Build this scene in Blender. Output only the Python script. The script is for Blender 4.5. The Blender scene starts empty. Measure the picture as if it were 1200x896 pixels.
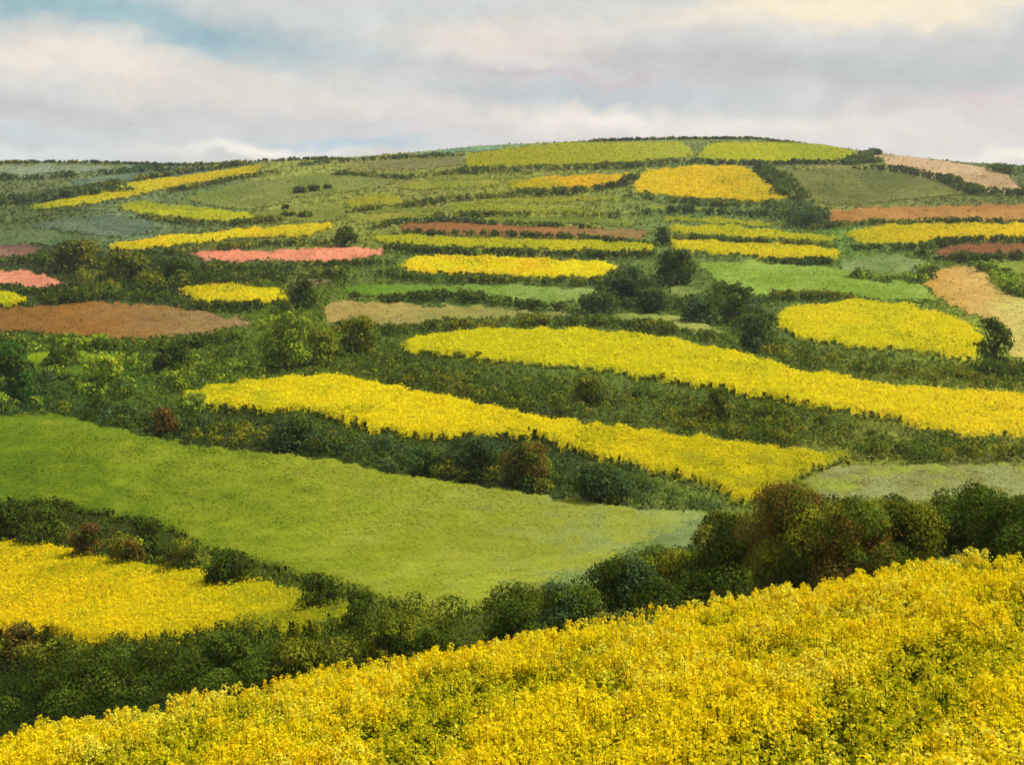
import bpy, math
import numpy as np
from math import radians as R
rng = np.random.default_rng(7)
sc = bpy.context.scene
COL = sc.collection
F = 1450.0           # focal length in px of a 1200 px wide picture
EYE = 24.0           # eye height above the valley floor

# ------------------------------------------------------------------ helpers
def lin(c):
    c = np.asarray(c, float)/255.0
    return np.where(c <= .04045, c/12.92, ((c+.055)/1.055)**2.4)

def _h(ix, iy, s):
    n = (ix.astype(np.int64)*374761393 + iy.astype(np.int64)*668265263 + s*1274126177) & 0xffffffff
    n = ((n ^ (n >> 13))*1274126177) & 0xffffffff
    return ((n ^ (n >> 16)) & 0xffff)/65535.0
def noise(x, y, s=0):
    x = np.asarray(x, float); y = np.asarray(y, float)
    ix = np.floor(x).astype(np.int64); iy = np.floor(y).astype(np.int64)
    fx = x-ix; fy = y-iy; fx = fx*fx*(3-2*fx); fy = fy*fy*(3-2*fy)
    a = _h(ix, iy, s); b = _h(ix+1, iy, s); c = _h(ix, iy+1, s); d = _h(ix+1, iy+1, s)
    return (a*(1-fx)+b*fx)*(1-fy)+(c*(1-fx)+d*fx)*fy
def fbm(x, y, s=0, o=3):
    r = 0; a = .5; t = 0
    for k in range(o):
        r = r+a*noise(x*2**k, y*2**k, s+17*k); t += a; a *= .5
    return r/t
def sstep(a, b, x):
    t = np.clip((x-a)/(b-a), 0, 1); return t*t*(3-2*t)

# ------------------------------------------------------------------ the lie of the land
# near field: a slope falling away from the eye and to the left; edge of the crop on it
EU = [0, 40, 200, 300, 380, 450, 600, 700, 800, 950, 1080, 1140, 1200]
EV = [858, 843, 814, 795, 776, 764, 741, 716, 701, 678, 648, 644, 647]
def edge_row(t): return np.interp(600+F*t, EU, EV)
RU = [0, 120, 230, 350, 430, 500, 560, 620, 740, 860, 940, 1005, 1060, 1130, 1200]
RV = [191, 190, 192, 187, 183, 177, 171, 168, 163, 161, 167, 176, 183, 190, 194]
def ridge_row(t): return np.interp(600+F*t, RU, RV)
YK = [45, 62, 80, 95, 125, 155, 240, 400, 520, 650]
TT = np.linspace(-.62, .62, 249); LY = np.linspace(math.log(45), math.log(650), 400)
def _table():
    tab = np.zeros((len(TT), len(LY)))
    e = np.interp(600+F*TT, EU, EV)+22; r = ridge_row(TT)
    k = np.array([.25, .5, .25])
    for i in range(len(TT)):
        d = e[i]-600
        v = [e[i], 600+.65*d, 600+.35*d, 600+.12*d, 525, 455, 350, 250, r[i]+(250-r[i])*.42, r[i]]
        row = np.interp(LY, np.log(YK), v)
        for _ in range(160):
            p = np.pad(row, 1, mode='edge'); p[0] = 2*row[0]-row[1]; p[-1] = 2*row[-1]-row[-2]
            row = p[:-2]*k[0]+p[1:-1]*k[1]+p[2:]*k[2]
        tab[i] = row
    return tab
TAB = _table()
def Vrow(y, t):
    a = np.clip((t-TT[0])/(TT[1]-TT[0]), 0, len(TT)-1.001); i = a.astype(int); a = a-i
    b = np.clip((np.log(np.maximum(y, 1))-LY[0])/(LY[1]-LY[0]), 0, len(LY)-1.001); j = b.astype(int); b = b-j
    return (TAB[i, j]*(1-a)+TAB[i+1, j]*a)*(1-b)+(TAB[i, j+1]*(1-a)+TAB[i+1, j+1]*a)*b
NA, NB, NC, CROP = 2.0, .20, .18, 1.1
def zground(x, y):
    x, y = np.broadcast_arrays(np.asarray(x, float), np.asarray(y, float))
    zn = -NA-CROP-NB*y+NC*np.clip(x, -30, 30)
    yf = np.clip(y, 45, 650); t = np.clip(x/np.maximum(y, 45), -.6, .6)
    zf = -(Vrow(yf, t)-300)/F*yf
    zf = zf-np.clip(y-650, 0, None)*.05*np.exp(-np.clip(y-650, 0, None)/1200)-np.clip((y-650)/80, 0, 1)*2
    w = sstep(19.0, 45.0, y)
    return zn*(1-w)+zf*w+EYE
def at(u, v):                                  # a point of the far slope seen at (u, v)
    u = np.asarray(u, float); v = np.asarray(v, float)
    t = (u-600)/F; lo = np.full(t.shape, 45.0); hi = np.full(t.shape, 650.0)
    for _ in range(34):
        m = np.sqrt(lo*hi); g = Vrow(m, t) > v
        lo = np.where(g, m, lo); hi = np.where(g, hi, m)
    y = np.sqrt(lo*hi); x = t*y
    return x, y, zground(x, y)

# ------------------------------------------------------------------ meshes
def mesh_obj(name, verts, faces, cols=None, mat=None, parent=None, loc=None, smooth=False):
    """faces: (n,4) int array of quads; cols: per-vertex linear rgb"""
    verts = np.asarray(verts, np.float64)
    if loc is not None: verts = verts-np.asarray(loc)
    me = bpy.data.meshes.new(name)
    n = len(verts); f = np.asarray(faces, np.int32); m = len(f); k = f.shape[1]
    me.vertices.add(n); me.vertices.foreach_set('co', verts.astype(np.float32).ravel())
    me.loops.add(m*k); me.loops.foreach_set('vertex_index', f.ravel())
    me.polygons.add(m); me.polygons.foreach_set('loop_start', np.arange(0, m*k, k, dtype=np.int32))
    me.polygons.foreach_set('loop_total', np.full(m, k, np.int32))
    if smooth: me.polygons.foreach_set('use_smooth', np.ones(m, bool))
    me.update(calc_edges=True)
    if cols is not None:
        ca = me.attributes.new('tint', 'FLOAT_COLOR', 'POINT')
        c4 = np.ones((n, 4), np.float32); c4[:, :3] = cols; ca.data.foreach_set('color', c4.ravel())
    if mat: me.materials.append(mat)
    o = bpy.data.objects.new(name, me); COL.objects.link(o)
    if parent is not None: o.parent = parent
    elif loc is not None: o.location = loc
    return o
def tag(o, label=None, cat=None, group=None, kind=None):
    if label: o['label'] = label
    if cat: o['category'] = cat
    if group: o['group'] = group
    if kind: o['kind'] = kind
    return o
def empty(name, loc):
    o = bpy.data.objects.new(name, None); COL.objects.link(o); o.location = loc; o.empty_display_size = .3
    return o
def quads(c, nrm, size, aspect=1.0, spin=None):
    """one small quad per centre, facing nrm"""
    n = len(c)
    nrm = nrm/np.maximum(np.linalg.norm(nrm, axis=1, keepdims=True), 1e-6)
    r = rng.normal(size=(n, 3)) if spin is None else spin
    a = np.cross(nrm, r); a /= np.maximum(np.linalg.norm(a, axis=1, keepdims=True), 1e-6)
    b = np.cross(nrm, a)
    s = (np.asarray(size)*.5).reshape(-1, 1)*np.ones((n, 1)); al = np.asarray(aspect).reshape(-1, 1)
    a = a*s; b = b*s*al
    v = np.stack([c-a-b*.4, c+a*.5-b, c+a+b*.5, c-a*.4+b], 1).reshape(-1, 3)
    return v, np.arange(4*n).reshape(-1, 4)
class Acc:
    def __init__(s): s.v = []; s.f = []; s.c = []; s.n = 0
    def add(s, v, f, c):
        c = np.asarray(c, float)
        if c.ndim == 1: c = np.tile(c, (len(v), 1))
        s.v.append(v); s.f.append(f+s.n); s.c.append(c); s.n += len(v)
    def build(s, name, mat, parent=None, loc=None):
        return mesh_obj(name, np.concatenate(s.v), np.concatenate(s.f), np.concatenate(s.c), mat, parent, loc)

# ------------------------------------------------------------------ materials
def material(name, rough=.7, bump=0, bscale=4, transl=0, var=.15, vscale=3.0, spec=.25, furrow=0):
    m = bpy.data.materials.new(name); m.use_nodes = True
    nt = m.node_tree; N = nt.nodes; L = nt.links; N.clear()
    out = N.new('ShaderNodeOutputMaterial'); p = N.new('ShaderNodeBsdfPrincipled')
    at_ = N.new('ShaderNodeAttribute'); at_.attribute_name = 'tint'
    geo = N.new('ShaderNodeNewGeometry')
    nz = N.new('ShaderNodeTexNoise'); nz.inputs['Scale'].default_value = vscale; nz.inputs['Detail'].default_value = 5
    L.new(geo.outputs['Position'], nz.inputs['Vector'])
    mr = N.new('ShaderNodeMapRange'); mr.inputs[1].default_value = .3; mr.inputs[2].default_value = .7
    mr.inputs[3].default_value = 1-var; mr.inputs[4].default_value = 1+var
    L.new(nz.outputs['Fac'], mr.inputs[0])
    mx = N.new('ShaderNodeMix'); mx.data_type = 'RGBA'; mx.blend_type = 'MULTIPLY'; mx.inputs[0].default_value = 1
    L.new(at_.outputs['Color'], mx.inputs[6]); L.new(mr.outputs[0], mx.inputs[7])
    L.new(mx.outputs[2], p.inputs['Base Color'])
    p.inputs['Roughness'].default_value = rough; p.inputs['Specular IOR Level'].default_value = spec
    if bump:
        bn = N.new('ShaderNodeTexNoise'); bn.inputs['Scale'].default_value = bscale; bn.inputs['Detail'].default_value = 6
        L.new(geo.outputs['Position'], bn.inputs['Vector'])
        bp = N.new('ShaderNodeBump'); bp.inputs['Strength'].default_value = bump; bp.inputs['Distance'].default_value = .5
        L.new(bn.outputs['Fac'], bp.inputs['Height']); L.new(bp.outputs[0], p.inputs['Normal'])
    if transl:
        t = N.new('ShaderNodeBsdfTranslucent'); L.new(mx.outputs[2], t.inputs['Color'])
        ms = N.new('ShaderNodeMixShader'); ms.inputs[0].default_value = transl
        L.new(p.outputs[0], ms.inputs[1]); L.new(t.outputs[0], ms.inputs[2]); L.new(ms.outputs[0], out.inputs[0])
    else: L.new(p.outputs[0], out.inputs[0])
    return m
M_GROUND = material('grassy_soil', .9, .8, 1.5, 0, .3, .25, .1)
M_CROP = material('crop', .9, 0, 3, .25, .10, .35, .0)
M_SOIL = material('ploughed_soil', .95, .9, 2.5, 0, .2, .5, .05)
M_LEAF = material('leaves', .85, 0, 3, .25, .25, .8, .0)
M_PETAL = material('petals_and_stems', .7, 0, 3, .42, .06, 6, .05)
M_BARK = material('bark', .9, .6, 8, 0, .25, 4, .1)

KALB = .80           # seen colour -> surface colour under this daylight
def alb(c): return np.clip(lin(c)*KALB, .004, .85)

# ------------------------------------------------------------------ colour of the rough grass by place
BASE = [(60,205,100,112,72),(60,240,70,85,45),(150,268,98,118,88),(60,310,62,74,34),(200,320,52,66,22),(100,430,80,110,30),
 (30,460,58,85,45),(250,425,90,110,35),(350,390,98,120,30),(350,215,128,138,66),(450,200,118,122,62),(420,235,118,128,52),
 (600,245,125,135,48),(500,330,80,105,45),(700,350,92,112,60),(850,255,95,115,60),(1000,220,112,118,62),(1000,300,92,124,52),
 (1150,250,92,102,42),(900,360,92,114,56),(1180,400,140,158,66),(700,385,108,128,60),(900,480,80,98,30),(1150,540,125,135,75),
 (1000,565,130,140,66),(850,600,104,124,62),(500,440,72,88,26),(300,510,56,72,32),(600,545,50,68,36),(760,640,110,125,70),
 (500,735,84,98,36),(300,790,56,72,26),(100,800,45,58,20),(50,620,62,74,26),(560,185,120,130,60),(250,195,85,105,60),(1180,200,80,95,45)]
BASE = np.array(BASE, float)
def base_col(u, v):
    u = np.asarray(u, float); v = np.asarray(v, float)
    uu = u+60*(fbm(u/70, v/25, 3)-.5); vv = v+24*(fbm(u/70, v/25, 9)-.5)
    w = 1/((((uu[:, None]-BASE[:, 0])/1.6)**2+(vv[:, None]-BASE[:, 1])**2)+60)**1.6
    w /= w.sum(1, keepdims=True); k = alb(BASE[:, 2:])
    c = w @ k; lo = sstep(270, 330, v)[:, None]
    return c*np.array([1.48, 1.36, 1.0])*(1-lo)+c*np.array([1.12, 1.06, .62])*lo
# ------------------------------------------------------------------ ground sheet
def build_ground():
    ts = np.concatenate([np.linspace(-1.5, -.62, 14, endpoint=False), np.linspace(-.62, .62, 260), np.linspace(.62, 1.5, 15)[1:]])
    ys = np.concatenate([np.linspace(-25, 45, 90, endpoint=False), np.exp(np.linspace(math.log(45), math.log(650), 330)),
                         650+np.array([12, 30, 60, 110, 200, 350, 600, 1000, 1800, 3500])])
    Tm, Ym = np.meshgrid(ts, ys); X = Tm*(np.maximum(Ym, 0)+55*np.clip(1-Ym/300, 0, 1)); Z = zground(X, Ym)
    Z = Z-np.where(Ym > 60, .12, .0)*fbm(X/3, Ym/3, 5)
    n, m = X.shape
    i = np.arange(n*m).reshape(n, m)
    f = np.stack([i[:-1, :-1], i[:-1, 1:], i[1:, 1:], i[1:, :-1]], -1).reshape(-1, 4)
    x = X.ravel(); y = Ym.ravel(); z = Z.ravel()
    yc = np.maximum(y, 10); u = np.clip(600+F*x/yc, -60, 1260); v = np.clip(300-F*(z-EYE)/yc, 160, 890)
    c = base_col(u, v)*.8
    near = y < 30
    c[near] = alb((70, 85, 25))*.8
    o = mesh_obj('ground', np.stack([x, y, z], 1), f, c, M_GROUND, smooth=True)
    tag(o, 'rough grassy ground of the valley and hillside between the fields', 'ground', kind='structure')
build_ground()

# ------------------------------------------------------------------ fields
def inside(poly, u, v):
    p = np.asarray(poly, float); r = np.zeros(u.shape, bool); j = len(p)-1
    for i in range(len(p)):
        xi, yi = p[i]; xj, yj = p[j]
        if yi != yj:
            c = ((yi > v) != (yj > v)) & (u < (xj-xi)*(v-yi)/(yj-yi)+xi); r ^= c
        j = i
    return r
def ragged(poly, u, v, amp):
    s = 1.0
    du = (fbm(u/11*s, v/5*s, 21)-.5)*2*amp*1.6; dv = (fbm(u/11*s, v/5*s, 33)-.5)*2*amp
    du = du+(noise(u/6, v/3, 41)-.5)*amp*.5; dv = dv+(noise(u/5, v/3, 43)-.5)*amp*.35
    return inside(poly, u+du, v+dv)
ALLF = []
def mixcol(cols, u, v, sd, grad=None):
    """blend of crop colours: patchy by noise, or running along u when grad=(u0,u1)"""
    c = np.stack([alb(k) for k in cols])
    if grad: q = np.clip((u-grad[0])/(grad[1]-grad[0]), 0, 1)+.5*(fbm(u/28, v/10, sd)-.5)
    else: q = sstep(.28, .72, fbm(u/45, v/15, sd, 4))
    q = np.clip(q, 0, 1)*(len(c)-1); i = np.minimum(q.astype(int), len(c)-2); q = (q-i)[:, None]
    return c[i]*(1-q)+c[i+1]*q
def field(name, label, cat, poly, cols, h=1.0, grad=None, soil=False, kind=None, amp=None, tuft=True, rough=1.0, sd=None):
    global rng
    poly = [(-190 if a <= 0 else 1390 if a >= 1200 else a, b) for a, b in poly]
    P = np.array(poly, float); vm = P[:, 1].mean()
    sd = int(P[0, 0]*7+P[0, 1]) if sd is None else sd
    amp = amp if amp is not None else np.interp(vm, [180, 260, 400, 600], [1.6, 3.0, 5.5, 8])
    cell = float(np.interp(vm, [190, 300, 420], [1.6, 2.4, 3.2]))
    u0, v0 = P.min(0)-amp*1.5; u1, v1 = P.max(0)+amp*1.5
    v0 = max(v0, 168)
    U = np.arange(u0, u1, cell); Vv = np.arange(v0, v1, cell*.8)
    Um, Vm = np.meshgrid(U, Vv)
    ins = ragged(poly, Um+cell/2, Vm+cell*.4, amp)[:-1, :-1]
    Um = Um+rng.uniform(-.42, .42, Um.shape)*cell; Vm = Vm+rng.uniform(-.36, .36, Um.shape)*cell
    t = (Um-600)/F
    Vc = np.maximum(Vm, ridge_row(t)+.3); Vc = np.minimum(Vc, edge_row(t)+21)
    x, y, z = at(Um.ravel(), Vc.ravel())
    n, m = Um.shape
    x0_, y0_ = x, y
    bump = (fbm(x/2.2, y/2.2, sd, 3)-.5)*.35*rough*max(h, .25)
    B = np.pad(ins.astype(float), 1); B = (B[:-1, :-1]+B[1:, :-1]+B[:-1, 1:]+B[1:, 1:])/4
    for _ in range(6):
        Q = np.pad(B, 1, mode='edge'); B = (Q[:-2, 1:-1]+Q[2:, 1:-1]+Q[1:-1, :-2]+Q[1:-1, 2:]+4*B)/8
    Bv = B.ravel(); hf = sstep(.30, .85, Bv)
    zt = z+.03+(h*.82+bump)*hf
    vt = np.stack([x, y, zt], 1); vb = np.stack([x, y, z-.25], 1)
    idx = np.arange(n*m).reshape(n, m)
    f = np.stack([idx[:-1, :-1], idx[1:, :-1], idx[1:, 1:], idx[:-1, 1:]], -1)[ins]
    A = n*m; walls = []
    pin = np.pad(ins, 1)
    for (dr, dc, a, b) in ((-1, 0, (0, 0), (0, 1)), (1, 0, (1, 1), (1, 0)), (0, -1, (1, 0), (0, 0)), (0, 1, (0, 1), (1, 1))):
        nb = pin[1+dr:1+dr+n-1, 1+dc:1+dc+m-1]
        e = ins & ~nb; r, c = np.nonzero(e)
        i0 = idx[r+a[0], c+a[1]]; i1 = idx[r+b[0], c+b[1]]
        walls.append(np.stack([i0, i0+A, i1+A, i1], 1))
    f = np.concatenate([f]+walls); v = np.concatenate([vt, vb])
    col = mixcol(cols, Um.ravel(), Vm.ravel(), sd, grad)
    col = col*(.80+.12*fbm(x*1.1, y*1.1, 77)[:, None]) if not soil else col*(.70+.36*fbm(x*.25, y*.12, 78, 5))[:, None]
    if name == 'canola_field': col = col*1.1*.72+alb((120, 130, 20))*.2
    if not soil: col = col*(.55+.45*hf[:, None])+base_col(Um.ravel(), Vm.ravel())*.45*(1-hf[:, None])
    if name == 'grass_field': col = col*(.80+.4*fbm(x/13, y/22, 123, 5))[:, None]
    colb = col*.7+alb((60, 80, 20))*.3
    used = np.unique(f); remap = np.full(2*A, -1); remap[used] = np.arange(len(used))
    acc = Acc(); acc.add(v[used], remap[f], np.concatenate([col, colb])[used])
    if tuft:
        area = (u1-u0)*(v1-v0)
        px = 2.0 if not soil else 1.8
        cover = 1.5 if not soil else .35
        nn = int(area*cover/(px*px)*2.0)
        uu = rng.uniform(u0, u1, nn); vv = rng.uniform(v0, v1, nn)
        k = ragged(poly, uu, vv, amp); uu = uu[k]; vv = vv[k]
        uu = uu+rng.normal(size=len(uu))*amp*.7; vv = vv+rng.normal(size=len(vv))*amp*.27
        tt = (uu-600)/F; vv = np.clip(vv, ridge_row(tt)+.3, edge_row(tt)+21)
        x, y, z = at(uu, vv)
        s = np.clip(px*y/F*rng.uniform(.6, 1.5, len(x)), .08, 1.1)
        hh = h*(rng.uniform(.72, 1.1, len(x))+.25*(fbm(x/1.5, y/1.5, sd+5)-.5)) if not soil else rng.uniform(0, .12, len(x))+h*.82
        if not soil:
            bi = np.clip((vv-v0)/(cell*.8), 0, n-1).astype(int); bj = np.clip((uu-u0)/cell, 0, m-1).astype(int)
            ef = sstep(.25, .9, B[bi, bj]+rng.normal(size=len(uu))*.14)
            hh = hh*(.25+.75*ef)
        else: ef = np.ones(len(x))
        c = np.stack([x, y, z+hh], 1)
        nr = rng.normal(size=(len(x), 3))*.55*(.4 if soil else 1 if name == 'canola_field' else .38); nr[:, 2] = np.abs(nr[:, 2])+.8
        vq, fq = quads(c, nr, s)
        cc = mixcol(cols, uu, vv, sd, grad)*(1.1 if name == 'canola_field' else 1)*rng.uniform(.84, 1.14, (len(x), 1))
        fr = (alb((150, 160, 40)) if name == 'canola_field' else base_col(uu, vv))
        em = (1-ef)[:, None]*(.75 if name == 'canola_field' else .6)*(rng.random((len(x), 1)) < .8)
        cc = cc*(1-em)+fr*em
        if name == 'grass_field': cc = cc*(.80+.4*fbm(x/13, y/22, 123, 5))[:, None]
        if name == 'canola_field':
            g = rng.random(len(x)) < .05+.75*sstep(.52, .78, fbm(x/9, y/14, sd+9, 4))+.30*sstep(.80, .97, noise(x*.7+y*.25, y*.06, sd))
            cc[g] = alb((168, 172, 16))*rng.uniform(.7, 1.1, (g.sum(), 1))
        acc.add(vq, fq, np.repeat(cc, 4, 0))
    o = acc.build(name, M_SOIL if soil else M_CROP)
    tag(o, label, cat, kind=kind or ('structure' if soil else 'stuff'))
    ALLF.append((poly, amp))
Yb = (238, 216, 2); Yd = (224, 200, 2); Yo = (248, 206, 2); Yg = (202, 202, 12); Yk = (242, 226, 4)

def canola(label, poly, cols=(Yd, Yb, Yk), **k): field('canola_field', label, 'canola field', poly, cols, h=k.pop('h', 1.0), **k)
def green(label, poly, cols, **k): field('grass_field', label, 'grass field', poly, cols, h=k.pop('h', .45), **k)
def soil(label, poly, cols, **k): field('ploughed_field', label, 'ploughed field', poly, cols, h=k.pop('h', .25), soil=True, **k)

# far left slope
green('pale grey-green field on the far left skyline', [(0,202),(60,193),(120,195),(137,198),(100,203),(40,209),(0,211)], [(128,145,108),(150,162,130)])
green('blue-green strip under the left skyline trees', [(80,212),(150,203),(250,197),(246,203),(150,213),(90,221)], [(98,122,98),(122,140,108)])
green('short grey-green strip on the left skyline', [(140,193),(230,195),(330,191),(250,197),(150,200)], [(112,134,98),(140,155,112)])
green('small olive field at the left edge under the dark hedge', [(0,223),(42,224),(30,232),(0,234)], [(105,122,76),(125,135,90)])
canola('long yellow strip climbing to the left skyline, green at its low end', [(36,242),(60,236),(125,223),(150,215),(240,203),(300,194),(314,196),(290,206),(240,214),(200,221),(130,236),(60,246),(40,247)], [(150,165,30),(212,196,8),(222,190,8),(180,165,20)], grad=(36, 312))
canola('pale yellow-green wedge below the long climbing yellow strip', [(128,243),(165,236),(200,241),(250,246),(300,253),(290,261),(235,261),(190,254),(150,249)], [(160,165,34),(196,194,32)])
green('blue-grey field left of the pale yellow wedge', [(30,263),(120,253),(170,257),(192,267),(150,279),(90,273),(40,267)], [(98,120,92),(122,140,108)])
green('grey-green field above the mauve earth at the left edge', [(0,271),(50,268),(100,281),(90,289),(0,283)], [(95,118,72),(118,132,86)])
canola('bright yellow strip just above the pink field', [(127,288),(165,283),(200,276),(280,270),(330,266),(388,263),(392,269),(350,280),(280,281),(220,287),(165,292),(145,297),(130,294)], [Yb, Yo, Yd])
soil('salmon pink strip below the bright yellow strip', [(219,297),(260,293),(330,294),(400,290),(448,292),(453,298),(400,307),(385,308),(310,305),(275,310),(240,305)], [(214,132,98),(222,148,112)])
soil('salmon pink patch at the left edge', [(0,317),(30,317),(55,322),(73,332),(55,338),(20,336),(0,330)], [(200,128,94),(214,142,108)])
soil('mauve brown earth patch at the left edge', [(0,286),(30,287),(46,293),(35,303),(0,302)], [(115,85,66),(136,100,84)])
canola('little yellow patch at the left edge below the pink one', [(0,344),(20,346),(33,352),(20,359),(0,361)], [Yd, Yg])
canola('short yellow field above the right end of the brown earth', [(206,340),(225,336),(285,336),(330,341),(339,350),(325,356),(240,356),(222,349)], [Yg, Yb, Yd])
soil('broad brown ploughed field on the left, paler to its right', [(0,368),(60,358),(120,354),(190,357),(240,367),(290,375),(300,380),(250,390),(200,397),(160,400),(130,400),(60,392),(20,390),(0,384)], [(128,92,36),(142,98,38),(138,108,58),(146,122,76)], grad=(0, 300))
soil('tiny dusty pink patch left of the tan stubble', [(343,328),(385,326),(391,331),(370,336),(345,333)], [(150,130,85),(165,138,95)])
# centre slope
green('large olive pasture below the skyline left of centre', [(215,232),(300,212),(380,203),(470,208),(450,220),(350,232),(300,246),(240,241)], [(122,134,52),(142,150,74)])
green('olive pasture between dark hedges left of centre', [(300,250),(380,238),(410,248),(395,260),(320,262)], [(120,132,50),(140,146,62)])
canola('dull yellow patch in the middle of the olive slope', [(402,237),(440,228),(475,232),(470,240),(410,244)], [(150,150,40),(175,168,44)])
green('ochre green strip right above the brown strip', [(400,256),(480,248),(510,252),(420,263)], [(138,144,48),(158,156,60)])
green('thin lime strip under the orange-yellow field', [(520,239),(600,240),(680,246),(692,252),(600,250),(530,248)], [(140,150,34),(158,160,44)])
green('green strip over the middle brown strip', [(560,256),(640,254),(745,258),(742,266),(650,263),(565,262)], [(118,134,42),(138,148,58)])
green('pale blue-green field standing in for a distant hill on the skyline at centre', [(470,181),(540,173),(620,169),(605,174),(545,179)], [(120,160,124),(138,175,138)])  # stands in for a far hill behind the ridge; distance paleness put into the colour
green('dusty olive patch under the centre skyline', [(440,190),(540,184),(548,192),(500,199),(430,199)], [(125,130,70),(140,138,84)])
green('thin ochre band left of the orange-yellow field, under the olive skyline field', [(470,214),(540,211),(588,212),(585,219),(520,222),(465,222)], [(140,148,44),(160,160,52)])
green('thin bright olive band running left beneath the dusty far patch', [(470,202),(520,205),(600,206),(640,204),(600,210),(520,211),(475,209)], [(130,142,44),(150,154,52)])
green('thin yellow-olive band just below the orange-yellow field', [(560,233),(640,232),(720,230),(735,235),(650,238),(565,238)], [(144,152,40),(160,160,46)])
green('soft green terrace between the dull yellow patch and the ochre strip', [(410,247),(480,243),(545,244),(500,250),(430,252)], [(126,138,46),(142,148,54)])
green('thin lime terrace between the brightest field and the thin yellow strips', [(735,241),(820,244),(900,247),(925,251),(860,250),(760,247)], [(138,152,44),(156,162,50)])
green('olive lime terrace directly above the two thin yellow strips', [(775,255),(850,256),(920,262),(900,266),(830,262),(778,260)], [(150,158,30),(168,166,36)])
canola('olive yellow field along the skyline at centre', [(545,190),(550,180),(620,171),(720,166),(800,165),(815,182),(760,190),(700,192),(600,196),(550,197)], [(168,160,12),(172,172,20),(182,186,48)], grad=(545, 815), h=.6)
canola('lime yellow field on the top of the hill', [(815,185),(830,169),(880,165),(960,169),(1004,177),(990,188),(930,190),(860,190)], [(168,174,14),(190,190,24)], h=.6)
canola('orange-yellow field left of the brightest upper field', [(590,214),(650,207),(700,205),(747,204),(742,215),(700,221),(650,226),(600,224)], [(165,158,20),(205,180,12),(238,184,10),(222,188,20)], grad=(590, 745))
canola('brightest yellow field high on the hill with slanting right end', [(742,214),(755,201),(800,196),(870,195),(890,208),(926,233),(900,238),(800,232),(745,226)], [(240,205,6),(236,196,6),(205,182,16)], grad=(740, 925))
soil('thin red-brown strip across the middle of the hill', [(465,267),(480,260),(520,260),(600,264),(700,268),(766,271),(745,282),(680,281),(560,276),(488,275)], [(132,88,42),(150,102,52),(138,112,62)], grad=(467, 760))
canola('long thin yellow-green strip beneath the red-brown strip', [(430,279),(480,277),(560,280),(680,283),(767,288),(760,297),(700,296),(600,292),(520,290),(450,286)], [(185,182,26),(205,196,18)])
canola('bright yellow field right of the pink strip', [(464,313),(485,303),(530,300),(620,304),(700,308),(730,313),(712,322),(700,328),(640,328),(560,322),(490,323)], [Yb, Yo, Yk])
green('mid green field under the bright centre yellow field', [(398,338),(430,333),(520,334),(600,335),(700,340),(707,347),(690,352),(640,360),(580,353),(520,345),(460,348),(400,345)], [(100,138,36),(126,158,56),(154,174,92)], grad=(398, 705))
soil('tan stubble strip left of centre above the wide yellow field', [(373,360),(400,352),(460,356),(560,360),(640,366),(700,368),(640,374),(560,375),(480,380),(440,384),(385,379)], [(165,142,76),(148,142,70),(128,138,72)], grad=(373, 700))
canola('upper of the two long yellow bands, running down to the right edge', [(468,405),(490,395),(560,389),(640,388),(690,387),(800,402),(880,421),(960,440),(1040,455),(1120,462),(1200,470),(1200,517),(1140,515),(1085,508),(1050,495),(960,480),(880,465),(800,452),(760,446),(700,436),(620,428),(530,420),(480,415)], [(214,205,16),(218,206,10),(232,212,14),(242,212,30)], grad=(468, 1200))
green('pale straw strip on the bank beneath the dark trees', [(713,373),(735,367),(800,372),(820,382),(872,392),(840,393),(790,387),(740,382)], [(150,162,74),(172,180,88)])
# right slope
soil('sandy brown field on the right skyline', [(1018,180),(1060,183),(1130,192),(1180,203),(1198,222),(1150,226),(1100,211),(1045,195)], [(170,140,96),(192,162,122)])
green('dull olive field right of the brightest upper field', [(912,200),(1000,197),(1060,205),(1100,215),(1132,228),(1000,241),(960,239),(935,226)], [(108,116,56),(132,134,70)])
soil('orange-brown strip at the right edge', [(961,247),(1010,244),(1100,241),(1200,238),(1200,258),(1120,259),(1000,262),(975,259)], [(158,112,48),(174,128,64)])
canola('yellow strip at the right edge under the orange-brown earth', [(983,276),(1030,266),(1100,263),(1200,265),(1200,280),(1120,282),(1060,288),(1010,287)], [(200,188,14),(226,194,14),(242,206,26)], grad=(983, 1200))
soil('dark red-brown earth at the right edge below the yellow strip', [(1089,295),(1130,286),(1200,283),(1200,295),(1150,302),(1105,302)], [(128,82,44),(146,98,56)])
canola('upper of two thin yellow strips right of the lone round tree', [(783,264),(850,265),(960,277),(987,281),(975,286),(850,279),(785,272)], [(180,180,18),(205,194,16)])
canola('lower of two thin yellow strips right of the lone round tree', [(785,284),(830,283),(950,289),(987,297),(980,305),(920,305),(840,299),(790,294)], [(205,196,14),(228,204,10)])
green('fresh light green field above the plump yellow field', [(818,310),(880,306),(960,312),(1080,335),(1102,353),(1040,353),(960,345),(900,351),(850,337)], [(134,166,56),(158,184,78)])
green('pale green patch below the right-hand yellow strip', [(988,306),(1050,298),(1090,308),(1080,322),(1020,326),(985,319)], [(134,156,84),(154,174,104)])
soil('tan orange field at the right, fading to straw', [(1083,332),(1100,316),(1140,311),(1165,325),(1190,350),(1200,370),(1200,420),(1190,428),(1178,395),(1150,372),(1110,360)], [(188,148,62),(196,158,84),(190,180,92)], grad=(1085, 1200))
green('yellow-green corner field at the right edge', [(1158,306),(1200,301),(1200,348),(1178,322)], [(132,150,52),(150,160,66)])
canola('plump yellow field on the right with trees round it', [(910,371),(930,360),(1000,353),(1060,358),(1130,378),(1151,395),(1146,425),(1100,418),(1040,410),(980,407),(940,399),(920,388)], [(222,206,4),(234,212,8),(218,205,20)])
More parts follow.
